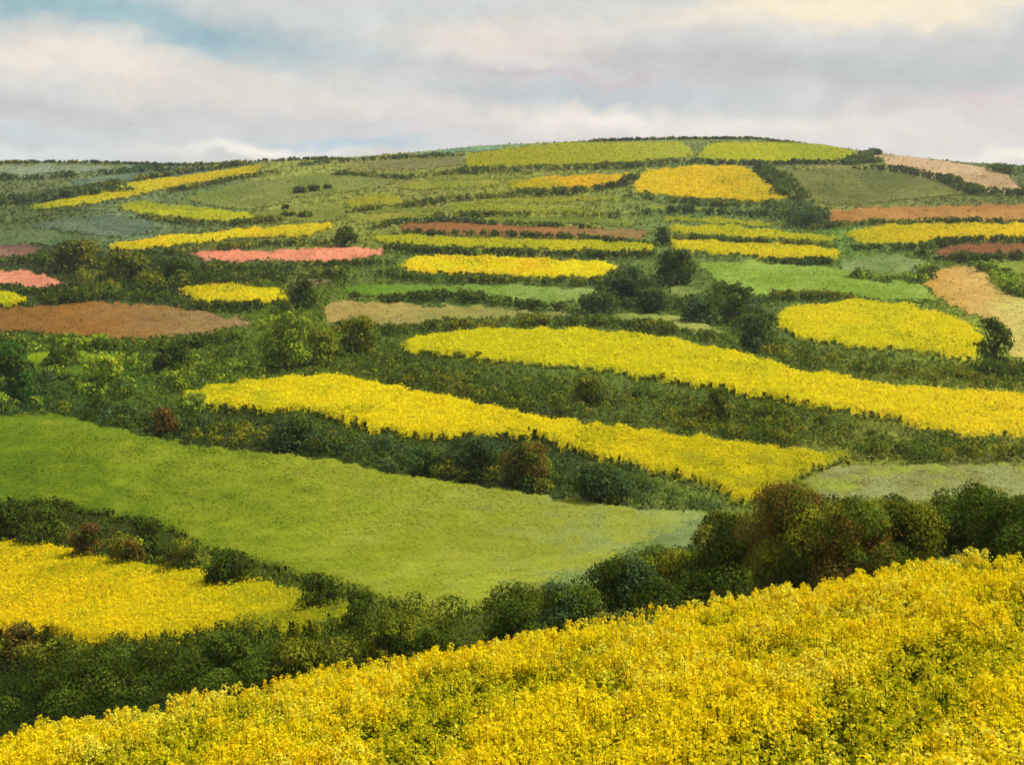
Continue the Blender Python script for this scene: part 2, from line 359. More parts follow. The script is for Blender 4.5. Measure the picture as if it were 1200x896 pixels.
green('small pale patch between the dark centre trees', [(783,337),(800,334),(822,342),(815,350),(790,349)], [(128,144,70),(150,164,86)])
# middle and lower
canola('lower of the two long yellow bands, ending in a blunt point at right', [(213,466),(240,455),(340,445),(400,443),(480,460),(560,478),(680,500),(800,515),(900,528),(950,535),(990,535),(1002,542),(950,553),(925,570),(895,591),(870,594),(840,578),(800,564),(740,550),(680,533),(620,514),(560,512),(520,515),(480,517),(440,508),(400,496),(370,485),(300,484),(240,483),(215,475)], [(204,198,20),(240,216,4),(238,212,4),(228,206,6),(208,190,10),(160,158,34)], grad=(200, 1010))
green('broad lime green field sweeping down across the middle', [(0,490),(60,487),(130,500),(200,518),(300,530),(380,540),(440,552),(500,562),(560,570),(620,580),(700,592),(780,600),(832,605),(800,628),(740,655),(680,685),(600,706),(520,735),(490,728),(440,705),(360,680),(300,665),(240,650),(200,622),(140,610),(60,592),(0,587)], [(100,126,28),(130,148,34),(152,164,44),(164,170,62),(150,166,92)], grad=(-40, 860))
canola('golden yellow field at the lower left between two dark hedges', [(0,640),(60,645),(130,665),(200,675),(300,690),(350,705),(400,722),(436,736),(400,745),(330,750),(250,748),(160,762),(90,765),(60,752),(0,740)], [(236,200,4),(232,200,6),(212,192,12),(176,170,24),(120,128,30)], grad=(0, 440))
green('sunlit grassy bank at right between the bushes and the yellow band', [(985,548),(1090,546),(1200,549),(1200,585),(1090,592),(960,590),(940,565)], [(158,170,66),(146,148,84),(156,162,100)])
green('bright green clearing in the left scrub', [(30,415),(90,410),(140,426),(130,446),(80,446),(40,436)], [(92,122,34),(150,172,34)])
green('small green clearing beside the rounded light tree', [(165,425),(200,418),(250,430),(240,445),(190,444)], [(102,128,34),(138,158,44)])
green('grey-green damp grass at the foot of the lime field', [(620,690),(700,655),(780,622),(840,602),(870,605),(830,640),(760,668),(690,700),(640,712)], [(118,138,74),(140,155,98)])

# ------------------------------------------------------------------ rough grass on the ground between the fields (uncountable)
def rough_grass():
    acc = Acc(); n = 400000
    u = rng.uniform(-180, 1380, n); v = rng.uniform(164, 880, n); t = (u-600)/F
    k = (v > ridge_row(t)+.3) & (v < edge_row(t)+21)
    u = u[k]; v = v[k]
    for poly, amp in ALLF:
        P = np.array(poly); b = (u > P[:, 0].min()-9) & (u < P[:, 0].max()+9) & (v > P[:, 1].min()-9) & (v < P[:, 1].max()+9)
        ii = np.nonzero(b)[0]
        if len(ii):
            r = ragged(poly, u[ii], v[ii], amp); keep = np.ones(len(u), bool); keep[ii[r]] = False
            u = u[keep]; v = v[keep]
    x, y, z = at(u, v)
    s = np.clip(2.6*y/F*rng.uniform(.6, 1.7, len(x)), .1, 1.3)
    h = rng.uniform(.1, .5, len(x))+.35*fbm(x/4, y/4, 8)
    nr = rng.normal(size=(len(x), 3))*.6; nr[:, 2] = np.abs(nr[:, 2])+.6
    vq, fq = quads(np.stack([x, y, z+h], 1), nr, s)
    c = base_col(u, v)*rng.uniform(.7, 1.25, (len(x), 1))
    acc.add(vq, fq, np.repeat(c, 4, 0))
    o = acc.build('grass', M_CROP)
    tag(o, 'rough olive grass and weeds covering the banks between the fields', 'grass', kind='stuff')
rough_grass()

# ------------------------------------------------------------------ foliage
DK = (58, 70, 18); DG = (76, 90, 26); OL = (106, 108, 24); BR = (98, 80, 30); LG = (122, 140, 34); BG = (68, 86, 46)
def leaf_alb(c): return np.clip(lin(c)*1.3, .006, .6)
def clump_leaves(acc, C, RR, ccol, px=2.4, dens=1.0, ymin=.1):
    """C (n,3) centres, RR (n,3) radii, ccol (n,3) colours: leaves in and over each clump"""
    dist = np.maximum(C[:, 1], 12)
    s0 = np.clip(px*dist/F, .07, 1.2)
    npx = math.pi*RR[:, 0]*RR[:, 2]
    cnt = np.maximum((npx/(s0*s0)*dens*1.9).astype(int), 5)
    idx = np.repeat(np.arange(len(C)), cnt); n = len(idx)
    d = rng.normal(size=(n, 3)); d /= np.linalg.norm(d, axis=1, keepdims=True)
    d[:, 2] = np.where((d[:, 2] < 0) & (rng.random(n) < .4), -d[:, 2], d[:, 2])
    rad = np.cbrt(rng.uniform(.28, 1.15, n))[:, None]
    p = C[idx]+RR[idx]*d*rad
    nr = d+rng.normal(size=(n, 3))*.45+np.array([0, 0, .25])
    v, f = quads(p, nr, s0[idx]*rng.uniform(.6, 1.4, n))
    c = ccol[idx]*rng.uniform(.8, 1.22, (n, 1))*(1+.12*rng.normal(size=(n, 3)))
    acc.add(v, f, np.repeat(np.clip(c, .003, .6), 4, 0))
def pick(cols, n, x=None, y=None):
    c = np.stack([leaf_alb(k) for k in cols])
    if x is None: q = rng.random(n)
    else: q = np.clip(.5+1.6*(fbm(x/9, y/9, 55)-.5)+rng.normal(size=n)*.16, 0, .999)
    return c[(q*len(c)).astype(int)]*rng.uniform(.8, 1.2, (n, 1))
NH = [0]
def hedge_line(label, pts, h=2.0, w=1.2, cols=(DK, DG, OL), gap=.12, dens=1.25, name='hedgerow', cat='hedge'):
    pts = [(-180 if a <= 0 else 1380 if a >= 1200 else a, b) for a, b in pts]
    P = np.array(pts, float); seg = np.hypot(*np.diff(P, axis=0).T); L = np.concatenate([[0], np.cumsum(seg)])
    q = np.linspace(0, L[-1], max(int(L[-1]/2), 8)); u = np.interp(q, L, P[:, 0]); v = np.interp(q, L, P[:, 1])
    x, y, z = at(u, v)
    D = np.concatenate([[0], np.cumsum(np.hypot(np.diff(x), np.diff(y)))])
    step = max(.28*h, min(y.mean()*.0035, .42*h)); n = max(int(D[-1]/step), 4)
    s = np.sort(rng.uniform(0, D[-1], int(n*1.5)))
    sx = np.interp(s, D, x)+rng.normal(size=len(s))*w*.5; sy = np.interp(s, D, y)+rng.normal(size=len(s))*w*.6
    NH[0] += 1
    hn = fbm(s/(h*3), s*0+NH[0]*3.1, NH[0])*1.3+.25*rng.random(len(s))
    k = fbm(s/(h*4), s*0+NH[0], NH[0]+90, 2) > gap+.12
    # ends taper off
    e = np.clip(np.minimum(s, D[-1]-s)/(h*2.5), .35, 1)
    sx, sy, hn, e = sx[k], sy[k], hn[k], e[k]
    hh = h*(.42+.62*hn)*e
    sz = zground(sx, sy)
    r = np.stack([hh*.55, hh*.5, hh*.52], 1)*rng.uniform(.8, 1.15, (len(sx), 1))
    C = np.stack([sx, sy, sz+hh*.5], 1)
    # small shoots on top
    m = rng.random(len(sx)) < .5
    C2 = C[m]+np.stack([rng.normal(size=m.sum())*.3*h, rng.normal(size=m.sum())*.2*h, hh[m]*.42], 1); r2 = r[m]*.45
    C = np.concatenate([C, C2]); r = np.concatenate([r, r2])
    acc = Acc(); clump_leaves(acc, C, r, pick(cols, len(C), C[:, 0], C[:, 1]), dens=dens)
    o = acc.build(name, M_LEAF); tag(o, label, cat); return o
def scrub(label, poly, h=(1.0, 2.0), cols=(DK, DG, OL), dens=1.0, fill=1.6, name='scrub', cat='scrub', world=None, kind='stuff'):
    """a thicket filling an area; nobody could count its bushes"""
    poly = [(-180 if a <= 0 else 1380 if a >= 1200 else a, b) for a, b in poly]
    P = np.array(poly, float); u0, v0 = P.min(0); u1, v1 = P.max(0)
    n = 60000; u = rng.uniform(u0, u1, n); v = rng.uniform(v0, v1, n)
    k = ragged(poly, u, v, 5); u = u[k]; v = v[k]
    frac = k.mean(); area = frac*(u1-u0)*(v1-v0)
    x, y, z = at(u[:1500], v[:1500]); ppm = F/y.mean()
    hm = (h[0]+h[1])/2
    cn = int(area/((hm*.9*ppm)*(hm*.45*ppm))*fill)
    u = u[:cn]; v = v[:cn]
    x, y, z = at(u, v)
    hn = sstep(.25, .75, fbm(x/5, y/9, int(u0)+3)); hh = (h[0]+(h[1]-h[0])*hn)*rng.uniform(.75, 1.15, len(x))
    C = np.stack([x, y, z+hh*.42], 1); r = np.stack([hh*.62, hh*.55, hh*.5], 1)
    m = rng.random(len(x)) < .4
    C2 = C[m]+np.stack([rng.normal(size=m.sum())*.4, rng.normal(size=m.sum())*.3, hh[m]*.42], 1)
    C = np.concatenate([C, C2]); r = np.concatenate([r, r[m]*.45])
    acc = Acc(); clump_leaves(acc, C, r, pick(cols, len(C), C[:, 0], C[:, 1]), dens=dens)
    o = acc.build(name, M_LEAF); tag(o, label, cat, kind=kind); return o

# ---- far hedgerows, one object each
far = [
 ('dark tree line on the far left skyline', [(0,194),(60,191),(130,192),(200,195),(260,193)], 1.7, 2, (DK, OL), .0),
 ('dark hedge along the left skyline beside the pale cloud', [(255,194),(300,191),(345,188),(400,187)], 2.0, 2, (DK, OL), -.2),
 ('dark hedge under the pale skyline field at the far left', [(0,214),(50,211),(110,206),(170,202),(240,200)], 4.5, 3, (DK, BG), .05),
 ('broad dark green hedge above the climbing yellow strip', [(0,247),(50,238),(100,231),(150,224)], 6.0, 5, (DG, BG, DK), .0),
 ('dark hedge along the upper side of the climbing yellow strip', [(70,229),(125,219),(180,209),(240,201),(290,193)], 3.5, 2, (DK, OL), .1),
 ('small dark bushes along the lower side of the climbing yellow strip', [(200,226),(235,220),(270,212),(330,203)], 3.0, 2, (DK, OL), .1),
 ('dark line of scrub under the pale yellow-green wedge', [(160,256),(220,264),(280,265),(340,258)], 2.5, 2, (OL, DG), .15),
 ('dark hedge from the skyline down to the centre olive patch', [(345,196),(400,190),(470,186),(540,183)], 3.0, 2, (DG, BG), .05),
 ('olive hedge crossing below the dusty patch at centre', [(390,205),(470,210),(540,204),(620,204)], 3.0, 2, (OL, DG), .1),
 ('long hedge below the olive yellow skyline field', [(520,203),(600,201),(680,199),(740,197),(800,191)], 4.0, 2.5, (DG, OL), .0),
 ('hedge between the two yellow skyline fields and the brightest field', [(800,191),(860,194),(930,193),(1000,193),(1035,189)], 3.6, 2, (DK, DG), .0),
 ('thin trees on the very top of the hill', [(690,166),(760,164),(820,163),(880,163),(930,168)], 1.3, 1.5, (DK, OL), -.2),
 ('dark slanting hedge at the right end of the brightest field', [(893,200),(905,211),(920,224),(936,237)], 6.5, 5, (DK, DG), .0),
 ('dark hedge slanting up to the sandy skyline field', [(995,190),(1015,184),(1030,180)], 4.0, 2, (DK, DG), .0),
 ('long dark hedge below the sandy skyline field', [(1000,198),(1060,203),(1110,214),(1150,229),(1200,237)], 5.0, 4, (DK, DG), .0),
 ('dark trees at the right end of the skyline', [(1168,198),(1185,205),(1200,214)], 6.0, 5, (DK, DG), .0),
 ('dark hedge under the orange-yellow field', [(590,230),(640,230),(690,226),(730,218),(748,208)], 4.0, 2.5, (DK, DG), .0),
 ('olive hedge running left from under the orange-yellow field', [(400,250),(470,245),(530,236),(600,232)], 3.5, 2.5, (DG, OL), .05),
 ('green hedge under the brightest field', [(735,230),(800,239),(870,244),(930,244)], 3.6, 3, (DG, OL), .05),
 ('dark blue-green hedge beneath the green hedge of the brightest field', [(740,252),(800,250),(860,252),(930,256)], 3.4, 3, (BG, DK), .08),
 ('grey-green thicket between the two halves of the right slope', [(925,243),(935,255),(950,268),(985,268)], 6.0, 7, (BG, DG), .0),
 ('hedge between the lime strip and the green strip at centre', [(500,256),(580,254),(660,254),(740,256)], 2.4, 1.5, (OL, DG), .2),
 ('hedge above the thin red-brown strip', [(430,270),(470,262),(520,260),(600,265),(700,268)], 2.0, 1.5, (DG, BG), .15),
 ('hedge just under the thin red-brown strip', [(462,276),(520,277),(600,278),(700,283),(765,287)], 2.2, 1.5, (DK, DG), .1),
 ('hedge under the long thin yellow-green strip', [(445,293),(520,299),(600,300),(700,303),(790,303)], 2.4, 2, (DG, DK), .05),
 ('hedge separating the two thin yellow strips', [(783,281),(850,285),(930,289),(980,291)], 2.4, 1.5, (DG, OL), .05),
 ('hedge under the lower thin yellow strip', [(815,305),(880,309),(950,312),(990,308)], 2.4, 1.5, (DG, DK), .15),
 ('hedge above the right-hand yellow strip', [(945,272),(990,264),(1060,262),(1130,262),(1200,262)], 2.2, 1.5, (OL, DG), .15),
 ('dark hedge below the right-hand yellow strip', [(990,292),(1040,295),(1085,293),(1120,285),(1200,282)], 3.0, 2, (DK, DG), .0),
 ('dark hedge under the dark red-brown earth', [(1070,298),(1100,307),(1150,307),(1200,300)], 3.2, 2, (DK, DG), .0),
 ('green hedge between the tan field and the corner field', [(1150,310),(1170,325),(1190,348),(1200,362)], 3.0, 2, (DG, LG), .05),
 ('soft green hedge around the pale green patch', [(985,325),(1040,332),(1080,330),(1092,315)], 2.4, 2, (DG, LG), .1),
 ('dark fringe under the bright yellow strip on the left', [(135,303),(200,298),(280,292),(350,287),(410,289)], 2.2, 2.5, (DK, OL), .0),
 ('hedge under the salmon pink strip', [(230,314),(290,318),(350,316),(420,313),(460,309)], 2.2, 2.5, (DK, DG), .0),
 ('hedge under the bright centre yellow field', [(440,322),(500,330),(590,332),(660,334),(725,334)], 2.8, 2.5, (DG, OL), .0),
 ('dark hedge between the green field and the tan stubble', [(398,352),(450,355),(500,352),(560,354),(620,362),(680,366)], 2.8, 2, (DG, DK), .0),
 ('long hedge between the tan stubble and the wide yellow band', [(420,394),(480,389),(560,384),(640,382),(720,384),(790,393),(860,404)], 2.2, 2, (DG, OL), .0),
 ('short dark hedge over the plump yellow field', [(880,352),(930,352),(980,351),(1025,352)], 2.2, 1.5, (DG, OL), .1),
 ('dark hedge below the short yellow field at left', [(200,362),(260,364),(330,364)], 2.8, 2, (DK, DG), .0),
 ('dark hedge at the top edge of the brown ploughed field', [(20,362),(80,354),(150,350),(210,354)], 3.0, 2, (DK, DG), .0),
 ('hedge between the pink patch and the yellow patch at the left edge', [(0,342),(30,344),(60,346),(90,340)], 2.6, 2, (DK, DG), .0),
 ('dark hedge above the pink patch at the left edge', [(0,312),(40,310),(80,316)], 3.6, 3, (DK, DG), .0),
 ('hedge under the brown ploughed field', [(0,398),(60,404),(130,412),(220,408),(300,398)], 2.4, 2, (DK, DG, LG), .0),
]
for (lb, pts, h, w, cols, gap) in far: hedge_line(lb, pts, h*(.66 if h > 2.5 else .8), w, cols, gap)

# ---- thickets
scrub('dark thicket around the pink and bright yellow strips on the left', [(70,308),(130,302),(210,312),(280,325),(330,326),(410,320),(400,334),(340,330),(330,340),(200,340),(130,348),(50,358),(40,350),(95,335),(80,318)], (1.6, 3.0), (DK, DK, OL, DG), .9, 2.2)
scrub('dark scrub right of the short yellow field and brown earth', [(330,350),(375,345),(372,385),(420,392),(400,400),(330,400),(300,390),(320,372)], (1.2, 2.4), (DG, OL, LG), .9)
scrub('mottled green scrub across the left under the brown earth', [(0,408),(100,418),(300,408),(330,435),(215,462),(100,475),(0,486)], (.7, 2.0), (DG, LG, DK, BG), .9, .75)
scrub('dark bank of bushes between the two long yellow bands', [(330,428),(380,414),(460,420),(530,436),(700,452),(800,469),(960,497),(1085,520),(1200,530),(1200,546),(1090,544),(1000,536),(900,522),(800,508),(680,492),(560,470),(480,452),(400,436),(340,440)], (.9, 1.8), (DK, OL, DG, DG), .9, 1.3)
scrub('dark bank of bushes below the lower long yellow band', [(80,482),(215,492),(240,500),(370,508),(440,530),(500,542),(560,534),(620,538),(740,570),(850,600),(830,606),(700,590),(620,578),(500,560),(380,539),(300,528),(200,516),(100,495),(0,486),(0,478)], (.9, 1.9), (DK, BG, DG, OL), .9, 1.4)
scrub('dark bank of bushes under the plump yellow field', [(870,402),(940,414),(1040,424),(1150,438),(1200,436),(1200,463),(1120,458),(1040,449),(960,434),(880,414)], (1.2, 2.3), (DK, DG, OL), .9, 1.4)
scrub('low dark hedge between the lime field and the golden field', [(0,614),(60,618),(170,645),(240,668),(330,692),(420,722),(445,742),(400,722),(330,704),(240,684),(130,664),(60,645),(0,638)], (.9, 1.7), (DK, DK, OL, DG), 1.0, 1.5)
scrub('dark hollow of bushes below the golden field at lower left', [(0,770),(60,780),(150,784),(260,764),(340,757),(400,750),(450,742),(600,722),(640,715),(640,745),(500,775),(380,796),(200,834),(0,872)], (1.0, 2.0), (DK, DG, DK, OL), 1.0, 1.5)
scrub('dark bushes in the hollow at centre right behind the near crop', [(640,715),(700,700),(780,665),(850,630),(900,615),(1100,612),(1200,600),(1200,660),(1080,668),(950,698),(800,722),(640,750)], (1.6, 2.8), (DK, OL, DG, DK), 1.0, 1.8)

scrub('dark merged thicket below and between the pair of trees at centre', [(690,368),(700,350),(725,338),(770,330),(780,352),(830,356),(835,338),(870,345),(905,372),(915,400),(870,400),(850,372),(800,366),(740,364)], (1.4, 2.6), (BG, DK, DG), .9, 1.8)
# ---- trees and bushes one can tell apart: an Empty with trunk and crown
def tube(acc, p0, p1, r0, r1, col, n=7):
    p0 = np.array(p0, float); p1 = np.array(p1, float); d = p1-p0; d /= np.linalg.norm(d)
    a = np.cross(d, [.3, 1, .1]); a /= np.linalg.norm(a); b = np.cross(d, a)
    th = np.linspace(0, 2*math.pi, n, endpoint=False)
    ring = np.cos(th)[:, None]*a+np.sin(th)[:, None]*b
    v = np.concatenate([p0+ring*r0, p1+ring*r1]); i = np.arange(n); j = (i+1) % n
    acc.add(v, np.stack([i, j, j+n, i+n], 1), alb(col))
def bush(label, u, vtop, wpx, vbase=None, depth=None, cols=(DK, DG), name='bush', cat='bush', group=None, dens=1.15, shape=1.0):
    if depth is None:
        x, y, z = [float(a[0]) for a in at([u], [vbase])]
    else:
        y = float(depth); x = (u-600)/F*y; z = float(zground(x, y))
    H = max(EYE-(vtop-300)/F*y-z, .8); W = wpx*y/F*.5
    root = empty(name, (x, y, z)); tag(root, label, cat, group)
    ta = Acc(); tr = max(.035*H, .05)
    top = np.array([rng.normal()*.05*H, rng.normal()*.05*H, H*.45])
    tube(ta, (0, 0, -.2), top, tr*1.4, tr*.8, (84, 70, 50))
    lim = []
    for k in range(6):
        a = k*2*math.pi/6+rng.uniform(-.3, .3); e = np.array([math.cos(a)*W*.6, math.sin(a)*W*.6, H*rng.uniform(.55, .85)])
        s = top*rng.uniform(.5, 1); mid = (s+e)/2+np.array([0, 0, .05*H])
        tube(ta, s, mid, tr*.6, tr*.4, (84, 70, 50), 5); tube(ta, mid, e, tr*.4, tr*.15, (84, 70, 50), 5); lim.append(e)
    ta.build('trunk', M_BARK, root)
    n = 46; zc = rng.uniform(.12, .93, n); W_ = W; prof = rng.uniform(.75, 1.12, n)*np.sqrt(np.clip(1-((zc-.45)/.56)**2, .02, 1))**shape
    a = rng.uniform(0, 2*math.pi, n); rr = np.sqrt(rng.random(n))*.78*prof
    C = np.stack([np.cos(a)*rr*W, np.sin(a)*rr*W, zc*H], 1)
    sz = rng.uniform(.16, .42, n)
    Rr = np.stack([sz*W, sz*W, sz*np.minimum(W, H)*.85], 1)
    C[:, 2] = np.minimum(C[:, 2], H-Rr[:, 2]*.85)
    acc = Acc(); C[:, 0] += 0
    # leaves (distance for the leaf size is taken from the real place)
    Cw = C+np.array([x, y, z]); clump_leaves(acc, Cw, Rr, pick(cols, n), dens=dens)
    vv = np.concatenate(acc.v)-np.array([x, y, z])
    mesh_obj('crown', vv, np.concatenate(acc.f), np.concatenate(acc.c), M_LEAF, root)
    return root
RD = (100, 74, 34)
B = [
 ('largest dark shrub in the olive pasture on the left shoulder of the hill', 352,219,20,227,None,(DK,DG),'shrub'),
 ('second dark shrub touching the largest one in the olive pasture', 368,217,18,225,None,(DK,DG),'shrub'),
 ('small shrub in the olive pasture, right end of its upper row', 384,216,12,222,None,(DK,DG),'shrub'),
 ('tiny shrub alone in the olive pasture below the upper row', 335,240,12,245,None,(DK,OL),'shrub'),
 ('flat shrub at the left of the lowest row in the olive pasture', 338,247,24,254,None,(DG,OL),'shrub'),
 ('flat shrub at the right of the lowest row in the olive pasture', 358,248,24,255,None,(DG,OL),'shrub'),
 # label, u, vtop, wpx, vbase, depth, cols, name
 ('tall dark rounded tree, right one of the pair at centre', 792,292,52,334,None,(DK,DK,DG),'tree'),
 ('dark spreading tree, left one of the pair at centre', 735,312,62,358,None,(DK,BG),'tree'),
 ('lone small round tree at the left end of the thin yellow strips', 776,266,24,287,None,(DK,DG),'tree'),
 ('dark tree at the left tip of the plump yellow field', 862,334,44,378,None,(DG,DK),'tree'),
 ('bushy tree at the lower left corner of the plump yellow field', 884,368,48,412,None,(BG,DK),'tree'),
 ('dark tree at the right end of the plump yellow field', 1166,372,46,434,None,(DG,DK),'tree'),
 ('low bush under the dark pair of trees at centre', 700,344,50,368,None,(BG,DG),'bush'),
 ('low dark bush filling the gap between the centre trees', 766,340,46,366,None,(BG,DK),'bush'),
 ('low dark bush right of the centre trees above the straw strip', 820,350,50,378,None,(BG,DK),'bush'),
 ('rounded light green tree above the left tip of the lower yellow band', 335,364,66,432,None,(LG,LG,DG),'tree'),
 ('dark round tree beside the left tip of the upper yellow band', 418,370,52,414,None,(DG,OL),'tree'),
 ('olive bush between the light tree and the dark round tree', 375,386,46,428,None,(OL,LG),'bush'),
 ('dark tree at the right end of the bright left strip', 405,266,34,289,None,(DG,DK),'tree'),
 ('dark rounded tree between the mauve patch and the bright strip', 92,282,64,318,None,(OL,DK),'tree'),
 ('dark tree below the left end of the bright left strip', 150,296,60,330,None,(DK,OL),'tree'),
 ('very dark tree left of the pink strip', 205,304,52,330,None,(DK,DK),'tree'),
 ('dark tree right of the short yellow field', 355,328,40,362,None,(DG,DK),'tree'),
 ('big green tree at the left edge under the brown earth', 14,402,70,470,None,((46,84,26),DG),'tree'),
 ('green bush in the left scrub under the brown earth', 75,396,50,430,None,(DG,LG),'bush'),
 ('yellow-green bush beside the left clearing', 128,412,40,446,None,(LG,(150,165,40)),'bush'),
 ('dark bush in the left scrub behind the yellow-green bush', 200,402,56,436,None,(DK,DG),'bush'),
 ('russet bush in the left scrub above the lime field', 193,478,40,510,None,(BR,RD,DG),'bush'),
 ('pale green bush at the left tip of the lower yellow band', 228,460,34,484,None,(LG,(130,145,60)),'bush'),
 ('blue-green bush on the bank left of the middle of the lower yellow band', 345,484,62,524,None,(BG,DG),'bush'),
 ('dark mounded bush overlapping the middle of the lower yellow band', 555,512,78,560,None,(BG,DK),'bush'),
 ('dark bush just right of the mounded bush on the same bank', 618,520,70,572,None,(DK,OL,BR),'bush'),
 ('bush left of the mounded bush on the same bank', 500,524,60,556,None,(DG,BG),'bush'),
 ('dark bush on the bank near the blunt end of the lower yellow band', 700,545,70,590,None,(BG,DK),'bush'),
 ('spiky dark bush standing against the upper yellow band', 842,456,40,492,None,(DK,OL),'bush'),
 ('olive bush between the long yellow bands near centre', 690,440,50,474,None,(OL,DG),'bush'),
 ('dark bush at the left edge, first along the hedge above the golden field', 10,588,64,640,None,(DK,DK),'bush'),
 ('dark bush second from the left edge along the hedge above the golden field', 56,590,52,646,None,(DK,DG),'bush'),
 ('russet bush on the hedge above the golden field', 100,612,44,664,None,(BR,RD,DK),'bush'),
 ('dark domed bush right of the russet one on the hedge', 172,606,54,664,None,(DG,DK),'bush'),
 ('brownish low bush in front of the domed bush', 150,630,50,672,None,(BR,OL),'bush'),
 ('dark bush in the middle of the hedge above the golden field', 215,630,50,680,None,(DG,OL),'bush'),
 ('very dark broad bush at the right part of the hedge above the golden field', 270,644,70,696,None,(DK,DK),'bush'),
 ('dark pointed bush near the right end of the golden field', 376,672,54,728,None,(DK,DG),'bush'),
 ('dark bush at the right tip of the golden field', 420,690,46,748,None,(DK,DG),'bush'),
 ('dark bush under the foot of the lime field at centre', 462,730,74,786,None,(DK,OL),'bush'),
 ('dark bush right of the foot of the lime field', 520,738,70,780,None,(DK,DG),'bush'),
 ('dark bush behind the near crop, left of the blue-green shrubs', 600,704,76,760,None,(DG,DK),'bush'),
 ('blue-green bush behind the near crop at centre right', 668,684,80,740,None,(BG,DG),'bush'),
 ('grey-green bush on the damp grass above the near crop', 738,656,110,722,None,(BG,DK),'bush'),
 ('olive-tinged bush right of the grey-green one', 800,640,120,None,52,(DG,OL,BG),'bush'),
 ('dark olive bush below the blunt end of the lower yellow band', 858,602,120,None,50,(DK,OL),'bush'),
 ('tallest russet-brown bush at the right behind the near crop', 938,570,150,None,46,(BR,OL,BR,DK),'bush'),
 ('brown-green bush right of the tallest russet one', 1000,586,150,None,44,(OL,BR,DG),'bush'),
 ('dark olive bush midway in the right-hand row behind the near crop', 1058,588,130,None,46,(OL,DK),'bush'),
 ('tall dark pointed bush near the right edge behind the near crop', 1132,568,110,None,47,(DK,DG),'bush'),
 ('dark bush at the right edge behind the near crop', 1192,582,120,None,44,(DG,DK),'bush'),
 ('reddish-brown bush at the left edge below the golden field', 26,730,50,778,None,(DK,BR),'bush'),
 ('dark bush in the hollow below the middle of the golden field', 262,744,84,806,None,(DK,DG),'bush'),
 ('dark low bush in the lower left hollow', 110,764,110,820,None,(DG,DK),'bush'),
 ('olive bush in the hollow near the edge of the near crop', 350,752,80,800,None,(OL,DK),'bush'),
]
for (lb, u, vt, w, vb, dp, cols, nm) in B:
    bush(lb, u, vt, w, vb, dp, cols, nm, nm, group='trees dotted along the hedges' if nm == 'tree' else 'bushes along the hedge banks')

